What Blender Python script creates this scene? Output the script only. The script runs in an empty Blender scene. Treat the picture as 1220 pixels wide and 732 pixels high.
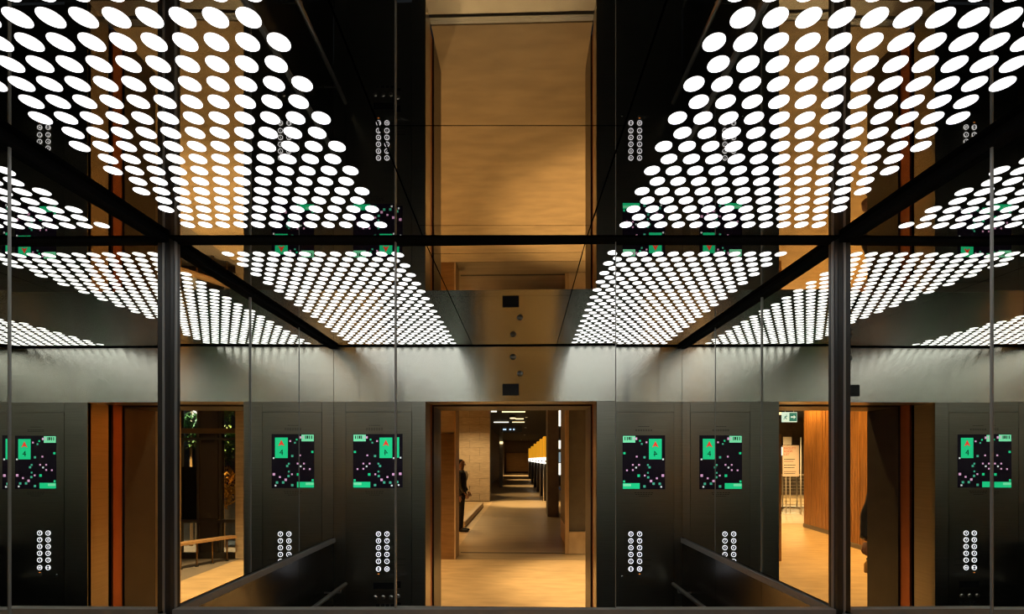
import bpy, bmesh, math, random
from mathutils import Vector, Matrix
random.seed(7)
R = math.radians
SC = bpy.context.scene
COL = SC.collection

# ------------------------------------------------------------------ camera, world, exposure
# The car is 2.54 m wide and 1.71 m deep; the camera stands in its doorway, level, looking at the mirrored back wall.
D = 1.846                 # camera to the back mirror
FPX = 581.5               # focal length in pixels of the 1220 px wide frame
U = D / FPX               # one survey unit
EYE = 1.72
cam_d = bpy.data.cameras.new('camera')
cam_d.sensor_width = 36.0
cam_d.lens = FPX / 1220 * 36.0
cam_d.shift_y = 182.3 / 1220
cam_d.clip_start = 0.02
cam_d.clip_end = 300
cam = bpy.data.objects.new('camera', cam_d)
cam.location = (0, 0, EYE)
cam.rotation_euler = (R(90), 0, 0)
COL.objects.link(cam)
SC.camera = cam
SC.view_settings.view_transform = 'Standard'
SC.view_settings.look = 'None'
SC.view_settings.exposure = 0.0
SC.view_settings.gamma = 1.0
SC.view_settings.use_curve_mapping = False
SC.cycles.max_bounces = 28
SC.cycles.glossy_bounces = 24
SC.cycles.diffuse_bounces = 4
SC.cycles.transmission_bounces = 8
SC.cycles.sample_clamp_indirect = 6.0
SC.cycles.caustics_refractive = False
SC.cycles.use_denoising = True
SC.cycles.filter_width = 1.2
W = bpy.data.worlds.new('night')
W.use_nodes = True
W.node_tree.nodes['Background'].inputs[0].default_value = (0.035, 0.042, 0.055, 1)
W.node_tree.nodes['Background'].inputs[1].default_value = 0.6
SC.world = W

DISC_GLOW = 2.0
LOBBY_GAIN = 2.8
WARM = (1.0, 0.67, 0.32)


def spot(name, X, z, h, power, size=70, blend=0.6, col=WARM, tx=None, tz=None, radius=0.06):
    l = bpy.data.lights.new(name, 'SPOT')
    l.energy = power * LOBBY_GAIN
    l.color = col
    l.spot_size = R(size)
    l.spot_blend = blend
    l.shadow_soft_size = radius
    o = bpy.data.objects.new(name, l)
    p = Vector((X * U, (2 - z) * D, h))
    o.location = p
    t = Vector(((X if tx is None else tx) * U, (2 - (z if tz is None else tz)) * D, 0))
    o.rotation_euler = (t - p).to_track_quat('-Z', 'Y').to_euler()
    COL.objects.link(o)
    return o


LOBBY_H = 3.74
# recessed downlights of the landing and the corridor: X and z in survey units, power, cone, tint
DOWN = [(-20, 2.62, 70, 120, 'added close above the lift door to brighten the floor'), (-40, 3.4, 70, 95, 'over the landing straight before the lift door'), (470, 3.75, 440, 62, 'over the bright floor by the timber-clad column'),  # the lamp at the lift door is unseen, added to brighten the floor
        (-520, 3.5, 80, 95, 'over the landing left of the lift door'), (-1000, 3.6, 80, 95, 'over the landing by the near end of the timber wall'),
        (-1000, 5.6, 110, 95, 'over the lounge floor beside the timber wall'), (-1720, 7.5, 420, 120, 'over the lounge in front of the poster board'),
        (-2700, 11.2, 700, 150, 'added over the white railing to brighten the lounge'), (-660, 9.6, 210, 140, 'added before the long-coursed stone wall of the corridor to brighten it'),  # both unseen lamps, added to brighten the lounge and the stone wall
        (-640, 6.6, 90, 85, 'over the person in the dark suit'), (120, 6.6, 10, 70, 'over the corridor beside the plain grey pier'),
        (60, 10.2, 560, 55, 'over the bright band of corridor floor before the kiosks'), (40, 12.8, 170, 50, 'over the corridor by the second kiosk'),
        (30, 17.0, 300, 50, 'over the corridor by the fourth kiosk'), (10, 22.0, 380, 50, 'over the corridor by the fifth kiosk'),
        (-100, 27.6, 700, 80, 'before the dark end wall of the corridor'), (820, 4.1, 14, 90, 'over the bench at the dark window')]
for i, (X, z, p, cone, where) in enumerate(DOWN):
    spot('downlight_beam', X, z, LOBBY_H - 0.03, p, cone)
# wall washers over the slatted timber wall
for z in (3.6, 4.6, 5.6, 6.5):
    spot('wall_washer_beam', -1268 - (z - 5) * 73, z, LOBBY_H - 0.03, 170, 110, 0.9, (1.0, 0.52, 0.13), tx=-1400 - (z - 5) * 73)

# ------------------------------------------------------------------ materials
MATS = {}


def nodes_of(name):
    m = bpy.data.materials.new(name)
    m.use_nodes = True
    return m, m.node_tree.nodes, m.node_tree.links, m.node_tree.nodes['Principled BSDF']


def plain(name, col, rough=0.5, metal=0.0, noise=0.0, scale=8.0, stretch=(1, 1, 1), bump=0.0, spec=0.5, aniso=0.0):
    m, n, l, b = nodes_of(name)
    b.inputs['Base Color'].default_value = (*col, 1)
    b.inputs['Roughness'].default_value = rough
    b.inputs['Metallic'].default_value = metal
    b.inputs['Specular IOR Level'].default_value = spec
    if aniso:
        b.inputs['Anisotropic'].default_value = aniso
        t = n.new('ShaderNodeTangent')
        t.direction_type = 'RADIAL'
        t.axis = 'Z'
        b.inputs['Anisotropic Rotation'].default_value = 0.25
        l.new(t.outputs[0], b.inputs['Tangent'])
    if noise or bump:
        tc = n.new('ShaderNodeTexCoord')
        mp = n.new('ShaderNodeMapping')
        mp.inputs['Scale'].default_value = stretch
        nz = n.new('ShaderNodeTexNoise')
        nz.inputs['Scale'].default_value = scale
        nz.inputs['Detail'].default_value = 5
        l.new(tc.outputs['Object'], mp.inputs[0])
        l.new(mp.outputs[0], nz.inputs['Vector'])
        if noise:
            rp = n.new('ShaderNodeValToRGB')
            rp.color_ramp.elements[0].position = 0.3
            rp.color_ramp.elements[1].position = 0.7
            rp.color_ramp.elements[0].color = (*[c * (1 - noise) for c in col], 1)
            rp.color_ramp.elements[1].color = (*[min(1, c * (1 + noise)) for c in col], 1)
            l.new(nz.outputs['Fac'], rp.inputs[0])
            l.new(rp.outputs[0], b.inputs['Base Color'])
        if bump:
            bp = n.new('ShaderNodeBump')
            bp.inputs['Strength'].default_value = bump
            bp.inputs['Distance'].default_value = 0.01
            l.new(nz.outputs['Fac'], bp.inputs['Height'])
            l.new(bp.outputs[0], b.inputs['Normal'])
    MATS[name] = m
    return m


def glow(name, col, s):
    m, n, l, b = nodes_of(name)
    b.inputs['Base Color'].default_value = (*[c * 0.6 for c in col], 1)
    b.inputs['Roughness'].default_value = 0.4
    b.inputs['Emission Color'].default_value = (*col, 1)
    b.inputs['Emission Strength'].default_value = s
    MATS[name] = m
    return m


plain('mirror', (0.86, 0.87, 0.82), 0.0, 1.0)
plain('black_mirror', (0.46, 0.43, 0.39), 0.012, 1.0, bump=0.004, scale=1.6)
plain('brushed_steel', (0.74, 0.74, 0.66), 0.19, 1.0, noise=0.04, scale=6, stretch=(1, 1, 60), aniso=1.0)
plain('dark_steel', (0.34, 0.33, 0.28), 0.34, 1.0, noise=0.10, scale=5, stretch=(1, 1, 50), aniso=0.6)
plain('face_steel', (0.33, 0.32, 0.27), 0.33, 1.0, noise=0.10, scale=5, stretch=(1, 1, 50), aniso=0.6)
plain('side_steel', (0.17, 0.17, 0.16), 0.25, 1.0, noise=0.10, scale=5, stretch=(1, 1, 50), aniso=0.4)
plain('edge_steel', (0.42, 0.43, 0.41), 0.22, 1.0)
plain('post_steel', (0.022, 0.023, 0.022), 0.35, 0.0, spec=0.35)
plain('joint_grey', (0.30, 0.31, 0.29), 0.40, 0.25)
plain('lip_grey', (0.27, 0.275, 0.265), 0.35, 0.2)
plain('sill_grey', (0.34, 0.32, 0.29), 0.42, 0.2, noise=0.05)
plain('rail_steel', (0.70, 0.68, 0.64), 0.34, 1.0, noise=0.05)
plain('black', (0.006, 0.006, 0.007), 0.6)
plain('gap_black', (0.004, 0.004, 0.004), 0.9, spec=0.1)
plain('ink', (0.012, 0.012, 0.012), 0.7)
plain('etched', (0.035, 0.035, 0.032), 0.7)
plain('label_print', (0.22, 0.22, 0.21), 0.7)
plain('jamb_steel', (0.36, 0.32, 0.265), 0.30, 1.0, noise=0.08, scale=4, stretch=(1, 1, 40), aniso=0.5)
plain('copper_edge', (0.50, 0.15, 0.05), 0.38, 0.6, noise=0.08)
plain('portal_dark', (0.070, 0.057, 0.046), 0.35, 0.4, noise=0.10)
plain('car_floor', (0.05, 0.048, 0.045), 0.5, noise=0.2, scale=12)
plain('concrete_floor', (0.50, 0.36, 0.20), 0.42, noise=0.16, scale=2.6, stretch=(1, 3, 1), bump=0.05)
plain('corridor_floor', (0.34, 0.25, 0.145), 0.38, noise=0.14, scale=2.0, stretch=(0.5, 5, 1), bump=0.04)
plain('window_floor', (0.20, 0.17, 0.14), 0.5, noise=0.15, scale=4)
plain('lobby_ceiling', (0.03, 0.025, 0.02), 0.8, noise=0.2)
plain('tan_stone', (0.42, 0.33, 0.225), 0.6, noise=0.14, scale=5, stretch=(1, 1, 6), bump=0.05)
plain('tan_board', (0.46, 0.32, 0.18), 0.5, noise=0.16, scale=7, stretch=(6, 6, 0.6), bump=0.05)
plain('grey_stone', (0.15, 0.135, 0.12), 0.6, noise=0.14, scale=6)
plain('beige_block', (0.55, 0.42, 0.27), 0.55, noise=0.12, scale=6)
plain('bronze', (0.30, 0.18, 0.085), 0.36, 0.75, noise=0.12, scale=3, stretch=(1, 1, 8), aniso=0.3)
plain('walnut_slat', (0.42, 0.20, 0.065), 0.45, noise=0.30, scale=4, stretch=(8, 8, 0.5), bump=0.06)
plain('walnut_back', (0.05, 0.022, 0.009), 0.7)
plain('skirting', (0.22, 0.19, 0.16), 0.5)
plain('dark_tile', (0.09, 0.07, 0.052), 0.4, noise=0.12)
plain('brown_wall', (0.12, 0.085, 0.06), 0.6, noise=0.12)
plain('white_paint', (0.75, 0.70, 0.62), 0.5)
plain('wire', (0.52, 0.47, 0.40), 0.35, 0.8)
plain('glass_dark', (0.012, 0.013, 0.015), 0.05, 0.0)
plain('frame_dark', (0.05, 0.042, 0.036), 0.5)
plain('bench_wood', (0.40, 0.24, 0.11), 0.45, noise=0.2, scale=8, stretch=(1, 8, 8))
plain('poster_paper', (0.80, 0.60, 0.47), 0.7)
plain('red_print', (0.60, 0.06, 0.03), 0.7)
plain('skin', (0.36, 0.18, 0.11), 0.5)
plain('hair', (0.012, 0.009, 0.007), 0.6)
plain('suit', (0.016, 0.015, 0.016), 0.75, noise=0.15, scale=40)
plain('puffer', (0.014, 0.014, 0.015), 0.35, noise=0.2, scale=30, bump=0.1)
plain('shirt', (0.72, 0.70, 0.68), 0.7)
plain('shoe', (0.01, 0.009, 0.009), 0.35)
plain('eye_white', (0.7, 0.7, 0.68), 0.3)
plain('lip', (0.30, 0.11, 0.08), 0.5)
plain('bottle_amber', (0.42, 0.22, 0.07), 0.25, noise=0.1)
plain('leaf', (0.05, 0.11, 0.03), 0.5, noise=0.3)
plain('leaf_gold', (0.55, 0.30, 0.04), 0.5, noise=0.3)
plain('kiosk_dark', (0.03, 0.027, 0.024), 0.4)
m, n_, l_, b_ = nodes_of('glass_clear')
b_.inputs['Base Color'].default_value = (0.85, 0.87, 0.87, 1)
b_.inputs['Transmission Weight'].default_value = 1.0
b_.inputs['Roughness'].default_value = 0.0
b_.inputs['IOR'].default_value = 1.3
MATS['glass_clear'] = m
glow('disc_light', (0.97, 0.965, 1.0), DISC_GLOW)
glow('button_light', (0.86, 0.86, 1.0), 1.6)
glow('screen_black', (0.006, 0.003, 0.009), 0.5)
glow('screen_green', (0.012, 0.62, 0.26), 1.0)
glow('screen_mint', (0.20, 0.78, 0.45), 1.0)
glow('screen_dim', (0.06, 0.42, 0.28), 0.9)
glow('screen_pink', (0.70, 0.36, 0.62), 1.0)
glow('screen_white', (0.72, 0.78, 0.82), 0.9)
glow('screen_red', (0.85, 0.05, 0.03), 1.0)
glow('orange_led', (1.0, 0.30, 0.05), 0.9)
glow('amber_lamp', (1.0, 0.42, 0.02), 0.75)
glow('white_lamp', (1.0, 0.93, 0.80), 2.2)
glow('warm_lamp', (1.0, 0.72, 0.36), 2.4)
glow('blue_lamp', (0.55, 0.75, 1.0), 1.2)
glow('exit_green', (0.015, 0.22, 0.15), 1.0)
glow('exit_white', (0.72, 0.95, 0.85), 1.0)
glow('street_glow', (0.45, 0.60, 0.70), 0.55)

# ------------------------------------------------------------------ helpers
ORG = {}


def org(p):
    return ORG.get(p.name, Vector((0, 0, 0))) if p else Vector((0, 0, 0))


def tag(o, label=None, cat=None, group=None, kind=None):
    for k, v in (('label', label), ('category', cat), ('group', group), ('kind', kind)):
        if v:
            o[k] = v
    return o


def thing(name, loc, label, cat, group=None, kind=None):
    o = bpy.data.objects.new(name, None)
    o.location = loc
    o.empty_display_size = 0.05
    COL.objects.link(o)
    ORG[o.name] = Vector(loc)
    return tag(o, label, cat, group, kind)


def link_mesh(name, me, mat, parent=None, loc=None):
    o = bpy.data.objects.new(name, me)
    if mat and not me.materials:
        me.materials.append(MATS[mat])
    COL.objects.link(o)
    if loc is not None:
        o.location = Vector(loc) - org(parent)
    if parent:
        o.parent = parent
    ORG[o.name] = Vector(loc) if loc is not None else org(parent).copy()
    return o


def finish(name, bm, mat, parent=None, smooth=False, bevel=0.0):
    """BM holds world coordinates; the object gets its parent's origin, or its own base when it has none."""
    if bevel:
        bmesh.ops.bevel(bm, geom=[e for e in bm.edges if e.calc_length() > bevel * 3], offset=bevel, segments=2, affect='EDGES', clamp_overlap=True)
    bmesh.ops.recalc_face_normals(bm, faces=bm.faces)
    if parent:
        o0 = org(parent)
    else:
        xs = [v.co for v in bm.verts]
        o0 = Vector(((min(c.x for c in xs) + max(c.x for c in xs)) / 2, (min(c.y for c in xs) + max(c.y for c in xs)) / 2, min(c.z for c in xs)))
    bmesh.ops.translate(bm, verts=bm.verts, vec=-o0)
    me = bpy.data.meshes.new(name)
    bm.to_mesh(me)
    bm.free()
    if smooth:
        for p in me.polygons:
            p.use_smooth = True
    me.materials.append(MATS[mat])
    o = bpy.data.objects.new(name, me)
    COL.objects.link(o)
    if parent:
        o.parent = parent
    else:
        o.location = o0
    ORG[o.name] = o0
    return o


def add_box(bm, x0, x1, y0, y1, z0, z1):
    vs = [bm.verts.new((x, y, z)) for x in (x0, x1) for y in (y0, y1) for z in (z0, z1)]
    for f in ((0, 1, 3, 2), (4, 6, 7, 5), (0, 4, 5, 1), (2, 3, 7, 6), (0, 2, 6, 4), (1, 5, 7, 3)):
        bm.faces.new([vs[i] for i in f])
    return vs


def box(name, x0, x1, y0, y1, z0, z1, mat, parent=None, bevel=0.0):
    bm = bmesh.new()
    add_box(bm, min(x0, x1), max(x0, x1), min(y0, y1), max(y0, y1), min(z0, z1), max(z0, z1))
    return finish(name, bm, mat, parent, bevel=bevel)


def add_tube(bm, pts, r, n=12):
    pts = [Vector(p) for p in pts]
    rings = []
    for i, p in enumerate(pts):
        d = ((pts[min(i + 1, len(pts) - 1)] - p).normalized() + (p - pts[max(i - 1, 0)]).normalized())
        d.normalize()
        a = d.orthogonal().normalized() if not rings else (rings[-1][1] - d * rings[-1][1].dot(d)).normalized()
        b = d.cross(a)
        rr = r[i] if isinstance(r, (list, tuple)) else r
        rings.append(([bm.verts.new(p + (a * math.cos(t) + b * math.sin(t)) * rr) for t in [2 * math.pi * k / n for k in range(n)]], a))
    for (v0, _), (v1, _) in zip(rings, rings[1:]):
        for k in range(n):
            bm.faces.new((v0[k], v0[(k + 1) % n], v1[(k + 1) % n], v1[k]))
    bm.faces.new(rings[0][0][::-1])
    bm.faces.new(rings[-1][0])


def tube(name, pts, r, mat, parent=None, n=12):
    bm = bmesh.new()
    add_tube(bm, pts, r, n)
    return finish(name, bm, mat, parent, smooth=True)


def poly(name, pts, mat, parent, depth, axis='y'):
    """A flat outline (x, z) at y=pts[0][1], with a small thickness towards -y."""
    bm = bmesh.new()
    f = bm.faces.new([bm.verts.new(p) for p in pts])
    r = bmesh.ops.extrude_face_region(bm, geom=[f])
    bmesh.ops.translate(bm, verts=[g for g in r['geom'] if isinstance(g, bmesh.types.BMVert)], vec=(0, depth, 0))
    return finish(name, bm, mat, parent)


def text(name, body, loc, size, mat, parent, rz=180, align='CENTER', extrude=0.0004):
    key = 'lettering_%s_%g' % (body, size)
    me = bpy.data.meshes.get(key)
    if me is None:
        c = bpy.data.curves.new(name, 'FONT')
        c.body, c.size, c.align_x, c.align_y, c.extrude, c.resolution_u = body, size, align, 'CENTER', extrude, 3
        o = bpy.data.objects.new(name, c)
        COL.objects.link(o)
        me = bpy.data.meshes.new_from_object(o.evaluated_get(bpy.context.evaluated_depsgraph_get()))
        me.name = key
        bpy.data.objects.remove(o)
        me.transform(Matrix.Rotation(R(rz), 4, 'Z') @ Matrix.Rotation(R(90), 4, 'X'))
        me.materials.clear()
        me.materials.append(MATS[mat])
    return link_mesh(name, me, mat, parent, loc)


def vx(px, z):
    return (px - 610.0) * z * U


def vz(py, z):
    return EYE + (548.3 - py) * z * U


def ry(z):
    return (2 - z) * D


FZ = 1.928
FY = ry(FZ)                                  # inner face of the front wall
XL, XR = -409.5 * U, 391 * U                 # side mirrors
CZ = EYE + 261.8 * U                         # ceiling
MB = EYE - 176.7 * U                         # foot of the mirrors
XC = (XL + XR) / 2
DXL, DXR = -214 * U, 180 * U                 # door opening
DH = EYE + 133.5 * U                         # door head

# ------------------------------------------------------------------ the car: shell
fl = box('floor', XL - 0.06, XR + 0.06, FY, D + 0.06, -0.05, 0.0, 'car_floor')
tag(fl, kind='structure')
ceil = box('ceiling', XL - 0.06, XR + 0.06, FY - 0.06, D + 0.06, CZ + 0.02, CZ + 0.06, 'gap_black')
tag(ceil, kind='structure')
CJ0, CJ1 = -104.4 * U, 88 * U
yj = [FY, ry(2 - 0.657), ry(2 - 0.937), D - 9 * U]
yj = [FY, 0.657 * D, 0.937 * D, D - 6 * U]
for a, b in zip(yj, yj[1:]):
    box('ceiling_panel', CJ0 + 0.0022, CJ1 - 0.0022, a + 0.0015, b - 0.0015, CZ, CZ + 0.018, 'black_mirror', ceil)

for side, x0, x1 in (('left', XL + 5 * U, CJ0), ('right', CJ1, XR - 5 * U)):
    xm = (x0 + x1) / 2
    t = thing('ceiling_light', (xm, (FY + D) / 2, CZ), {
        'left': 'polished black ceiling panel full of round white lights, above the left mirrors',
        'right': 'polished black ceiling panel full of round white lights, above the right mirrors'}[side], 'ceiling light', 'dotted light panels of the lift ceiling')
    box('panel', x0 + 0.0022, x1 - 0.0022, FY + 0.0015, D - 6 * U, CZ, CZ + 0.018, 'black_mirror', t)
    disc_me = bpy.data.meshes.get('light_disc')
    if disc_me is None:
        bm = bmesh.new()
        r = 6.85 * U
        n = 28
        lo = [bm.verts.new((r * math.cos(2 * math.pi * k / n), r * math.sin(2 * math.pi * k / n), -0.0008)) for k in range(n)]
        hi = [bm.verts.new((r * math.cos(2 * math.pi * k / n), r * math.sin(2 * math.pi * k / n), 0.004)) for k in range(n)]
        bm.faces.new(lo[::-1])
        for k in range(n):
            bm.faces.new((lo[k], lo[(k + 1) % n], hi[(k + 1) % n], hi[k]))
        disc_me = bpy.data.meshes.new('light_disc')
        bm.to_mesh(disc_me)
        bm.free()
    rest = bmesh.new()
    for k in range(-13, 16):
        y = (0.4967 + 0.02913 * k) * D
        odd = k % 2
        for j in range(12 if odd else 11):
            off = (146.0 if odd else 155.8) + 19.52 * j
            x = (-9.7 - (off - 9.7)) * U if side == 'left' else (-9.7 + (off - 9.7)) * U
            if k >= -10:
                link_mesh('light_disc', disc_me, 'disc_light', t, (x, y, CZ))
            else:
                bm2 = bmesh.new()
                bm2.from_mesh(disc_me)
                bmesh.ops.translate(bm2, verts=bm2.verts, vec=(x, y, CZ))
                me2 = bpy.data.meshes.new('tmp')
                bm2.to_mesh(me2)
                bm2.free()
                rest.from_mesh(me2)
                bpy.data.meshes.remove(me2)
    s = finish('light_disc', rest, 'disc_light', t)
    s['kind'] = 'stuff'

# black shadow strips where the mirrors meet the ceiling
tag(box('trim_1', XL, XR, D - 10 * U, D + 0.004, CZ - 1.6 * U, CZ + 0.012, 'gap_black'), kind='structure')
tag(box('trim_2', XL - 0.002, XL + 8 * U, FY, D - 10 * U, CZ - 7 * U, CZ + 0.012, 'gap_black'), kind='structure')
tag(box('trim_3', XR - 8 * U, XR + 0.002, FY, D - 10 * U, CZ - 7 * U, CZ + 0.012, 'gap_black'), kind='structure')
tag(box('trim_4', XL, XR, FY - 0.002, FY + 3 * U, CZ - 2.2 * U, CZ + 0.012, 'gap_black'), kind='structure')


def angle_post(name, x, s):
    """Corner channel between two mirrors: dark face with bright lips."""
    bm = bmesh.new()
    add_box(bm, min(x, x + s * 8.6 * U), max(x, x + s * 8.6 * U), D - 8.6 * U, D, 0.0, CZ - 1.6 * U)
    o = finish(name, bm, 'post_steel', bevel=0.0015)
    tag(o, kind='structure')
    box('lip', x + s * 7.2 * U, x + s * 9.4 * U, D - 2.2 * U, D - 0.0005, 0.0, CZ - 1.7 * U, 'lip_grey', o)
    box('lip', x + s * 0.0005, x + s * 2.2 * U, D - 9.4 * U, D - 7.2 * U, 0.0, CZ - 1.7 * U, 'lip_grey', o)
    return o


angle_post('trim_5', XL, 1)
angle_post('trim_6', XR, -1)

# walls behind and below the mirrors
wb = box('wall_back', XL - 0.05, XR + 0.05, D + 0.022, D + 0.06, 0, CZ + 0.02, 'side_steel')
tag(wb, kind='structure')
wl = box('wall_left', XL - 0.07, XL - 0.03, FY, D + 0.02, 0, CZ + 0.02, 'side_steel')
tag(wl, kind='structure')
wr = box('wall_right', XR + 0.03, XR + 0.07, FY, D + 0.02, 0, CZ + 0.02, 'side_steel')
tag(wr, kind='structure')
BX = [XL + 0.001, (471 - 610) * U, (733 - 610) * U, XR - 0.001]
SY = [FY + 0.003, 0.386 * D, 0.684 * D, D - 0.001]
for a, b in zip(BX, BX[1:]):
    box('lower_panel', a + 0.0015, b - 0.0015, D, D + 0.02, 0.10, MB - 13 * U, 'side_steel', wb)
for a, b in zip(SY, SY[1:]):
    box('lower_panel', XL - 0.02, XL, a + 0.0015, b - 0.0015, 0.10, MB - 13 * U, 'side_steel', wl)
    box('lower_panel', XR, XR + 0.02, a + 0.0015, b - 0.0015, 0.10, MB - 13 * U, 'side_steel', wr)
for nm, a in (('baseboard_back', (XL, XR, D - 0.006, D, 0, 0.10)), ('baseboard_left', (XL, XL + 0.006, FY, D - 0.006, 0, 0.10)), ('baseboard_right', (XR - 0.006, XR, FY, D - 0.006, 0, 0.10))):
    tag(box(nm, *a, 'edge_steel'), kind='structure')
# steel sill rail under the mirrors
tag(box('trim_7', XL, XR, D - 6 * U, D + 0.02, MB - 13 * U, MB, 'sill_grey', bevel=0.0012), kind='structure')
tag(box('trim_8', XL - 0.02, XL + 4 * U, FY, D - 8.8 * U, MB - 13 * U, MB - 3 * U, 'sill_grey', bevel=0.0012), kind='structure')
tag(box('trim_9', XR - 4 * U, XR + 0.02, FY, D - 8.8 * U, MB - 13 * U, MB - 3 * U, 'sill_grey', bevel=0.0012), kind='structure')


def mirror(label, p0, p1, inward, yaw=0.0, pitch=0.0, strip0=False, gap=0.0012):
    """A silvered sheet between two plan points; yaw and pitch are its small errors of hanging."""
    p0, p1 = Vector((*p0, 0)), Vector((*p1, 0))
    c = (p0 + p1) / 2
    w = (p1 - p0).length / 2 - gap
    h = (CZ + 0.01 - MB) / 2
    n = Vector((*inward, 0))
    d = (p1 - p0).normalized()
    t = thing('wall_mirror', (c.x, c.y, MB), label, 'mirror', 'mirror panels of the lift walls')
    rot = Matrix.Rotation(R(yaw), 4, 'Z') @ Matrix.Rotation(R(pitch), 4, d)
    bm = bmesh.new()
    vs = []
    for a, k in ((-w, 0), (w, 0), (w, 1), (-w, 1)):
        for off in (0.0, -0.012):
            v = d * a + n * off + Vector((0, 0, -h if k == 0 else h))
            vs.append(bm.verts.new(rot @ v + c + Vector((0, 0, MB + h))))
    bm.faces.new((vs[0], vs[2], vs[4], vs[6]))
    for i in range(4):
        a, b = 2 * i, 2 * ((i + 1) % 4)
        bm.faces.new((vs[a], vs[a + 1], vs[b + 1], vs[b]))
    finish('mirror_glass', bm, 'mirror', t)
    if strip0:
        e = p0
        bm = bmesh.new()
        for (da, db, na, nb) in ((-0.9 * U, 0.9 * U, -0.012, 0.0022),):
            vs = [e + d * a + n * b for a, b in ((da, na), (db, na), (db, nb), (da, nb))]
            lo = [bm.verts.new((v.x, v.y, MB)) for v in vs]
            hi = [bm.verts.new((v.x, v.y, CZ - 2 * U)) for v in vs]
            for i in range(4):
                bm.faces.new((lo[i], lo[(i + 1) % 4], hi[(i + 1) % 4], hi[i]))
            bm.faces.new(lo)
            bm.faces.new(hi)
        finish('joint_strip', bm, 'joint_grey', t)
    return t


mirror('left third of the mirrored back wall, showing the left control panel and handrail', (BX[0], D), (BX[1], D), (0, -1))
mirror('middle third of the mirrored back wall, showing the open doorway', (BX[1], D), (BX[2], D), (0, -1), yaw=-0.75, pitch=0.05, strip0=True)
mirror('right third of the mirrored back wall, showing a green screen beside the timber wall', (BX[2], D), (BX[3], D), (0, -1), strip0=True)
mirror('left wall mirror next to the back corner post, showing a copper door edge', (XL, SY[2]), (XL, SY[3]), (1, 0), yaw=-0.6, strip0=True)
mirror('mirror panel in the middle of the left wall, mostly beyond the photo edge', (XL, SY[1]), (XL, SY[2]), (1, 0), strip0=True)
mirror('mirror panel on the left wall nearest the door', (XL, SY[0]), (XL, SY[1]), (1, 0))
mirror('right wall mirror next to the back corner post, showing a padded sleeve', (XR, SY[2]), (XR, SY[3]), (-1, 0), yaw=0.6, strip0=True)
mirror('mirror panel in the middle of the right wall, at the right photo edge', (XR, SY[1]), (XR, SY[2]), (-1, 0), strip0=True)
mirror('mirror panel on the right wall nearest the door', (XR, SY[0]), (XR, SY[1]), (-1, 0))

# ------------------------------------------------------------------ the front wall of the car and its doorway
wf = box('wall_front', XL - 0.06, XR + 0.06, FY - 0.20, FY - 0.19, DH + 0.03, CZ + 0.04, 'gap_black')
tag(wf, kind='structure')
box('header_panel', XL, XR, FY - 0.03, FY, DH, CZ + 0.01, 'brushed_steel', wf, bevel=0.001)
FACE = {'left': (-382 * U, -246 * U), 'right': (235 * U, 372 * U)}
FTOP = EYE + 110 * U
for s, a, b in (('left', XL, DXL), ('right', DXR, XR)):
    f0, f1 = FACE[s]
    z1 = DH - 0.0015
    box('return_panel', a, f0 - 0.0012, FY - 0.03, FY, 0, z1, 'dark_steel', wf, bevel=0.0008)
    box('return_panel', f1 + 0.0012, b, FY - 0.03, FY, 0, z1, 'dark_steel', wf, bevel=0.0008)
    box('return_panel', f0, f1, FY - 0.03, FY, FTOP + 0.0015, z1, 'dark_steel', wf, bevel=0.0008)

door = thing('door_1', ((DXL + DXR) / 2, FY - 0.3, 0), None, None, kind='structure')
Z1, Z2, Z3, Z4 = 2.027, 2.057, 2.106, 2.29
# car jamb, black gap, copper-coloured door edge, dark landing portal: each ring has two jambs and a head
for nm, za, zb, m, back in (('car_jamb', FZ + 0.001, Z1, 'jamb_steel', 0.0), ('gap', Z1, Z2, 'gap_black', 0.03), ('door_edge', Z2, Z3, 'copper_edge', 0.012), ('portal', Z3 + 0.004, Z4, 'portal_dark', 0.0)):
    ya, yb = ry(zb), ry(za) - (0.03 if nm == 'car_jamb' else 0)
    if nm == 'car_jamb':
        yb = ry(za) - 0.001
    box(nm, DXL - back - 0.03, DXL - back, ya, yb, 0, DH + back, m, door, bevel=0.0008 if nm != 'gap' else 0)
    box(nm, DXR + back, DXR + back + 0.03, ya, yb, 0, DH + back, m, door, bevel=0.0008 if nm != 'gap' else 0)
    mh = {'door_edge': 'portal_dark'}.get(nm, m)
    box(nm + '_head', DXL - back - 0.03, DXR + back + 0.03, ya, yb, DH + back + 0.0005, DH + back + 0.03, mh, door)
box('sill', DXL, DXR, ry(1.994), ry(FZ) - 0.001, -0.03, 0.0, 'rail_steel', door)
box('sill', DXL, DXR, ry(2.04), ry(2.010), -0.03, 0.0, 'rail_steel', door)
box('gap', DXL, DXR, ry(2.05), ry(1.99), -0.05, -0.032, 'gap_black', door)
for k in range(4):
    y = ry(2.014) - k * 0.013
    box('sill_rib', DXL, DXR, y - 0.003, y, 0.0, 0.003, 'rail_steel', door)


# ------------------------------------------------------------------ control panels on the front wall
def rect(name, cx, cz, w, h, mat, parent, y0, y1):
    return box(name, cx - w / 2, cx + w / 2, y0, y1, cz - h / 2, cz + h / 2, mat, parent)


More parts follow.
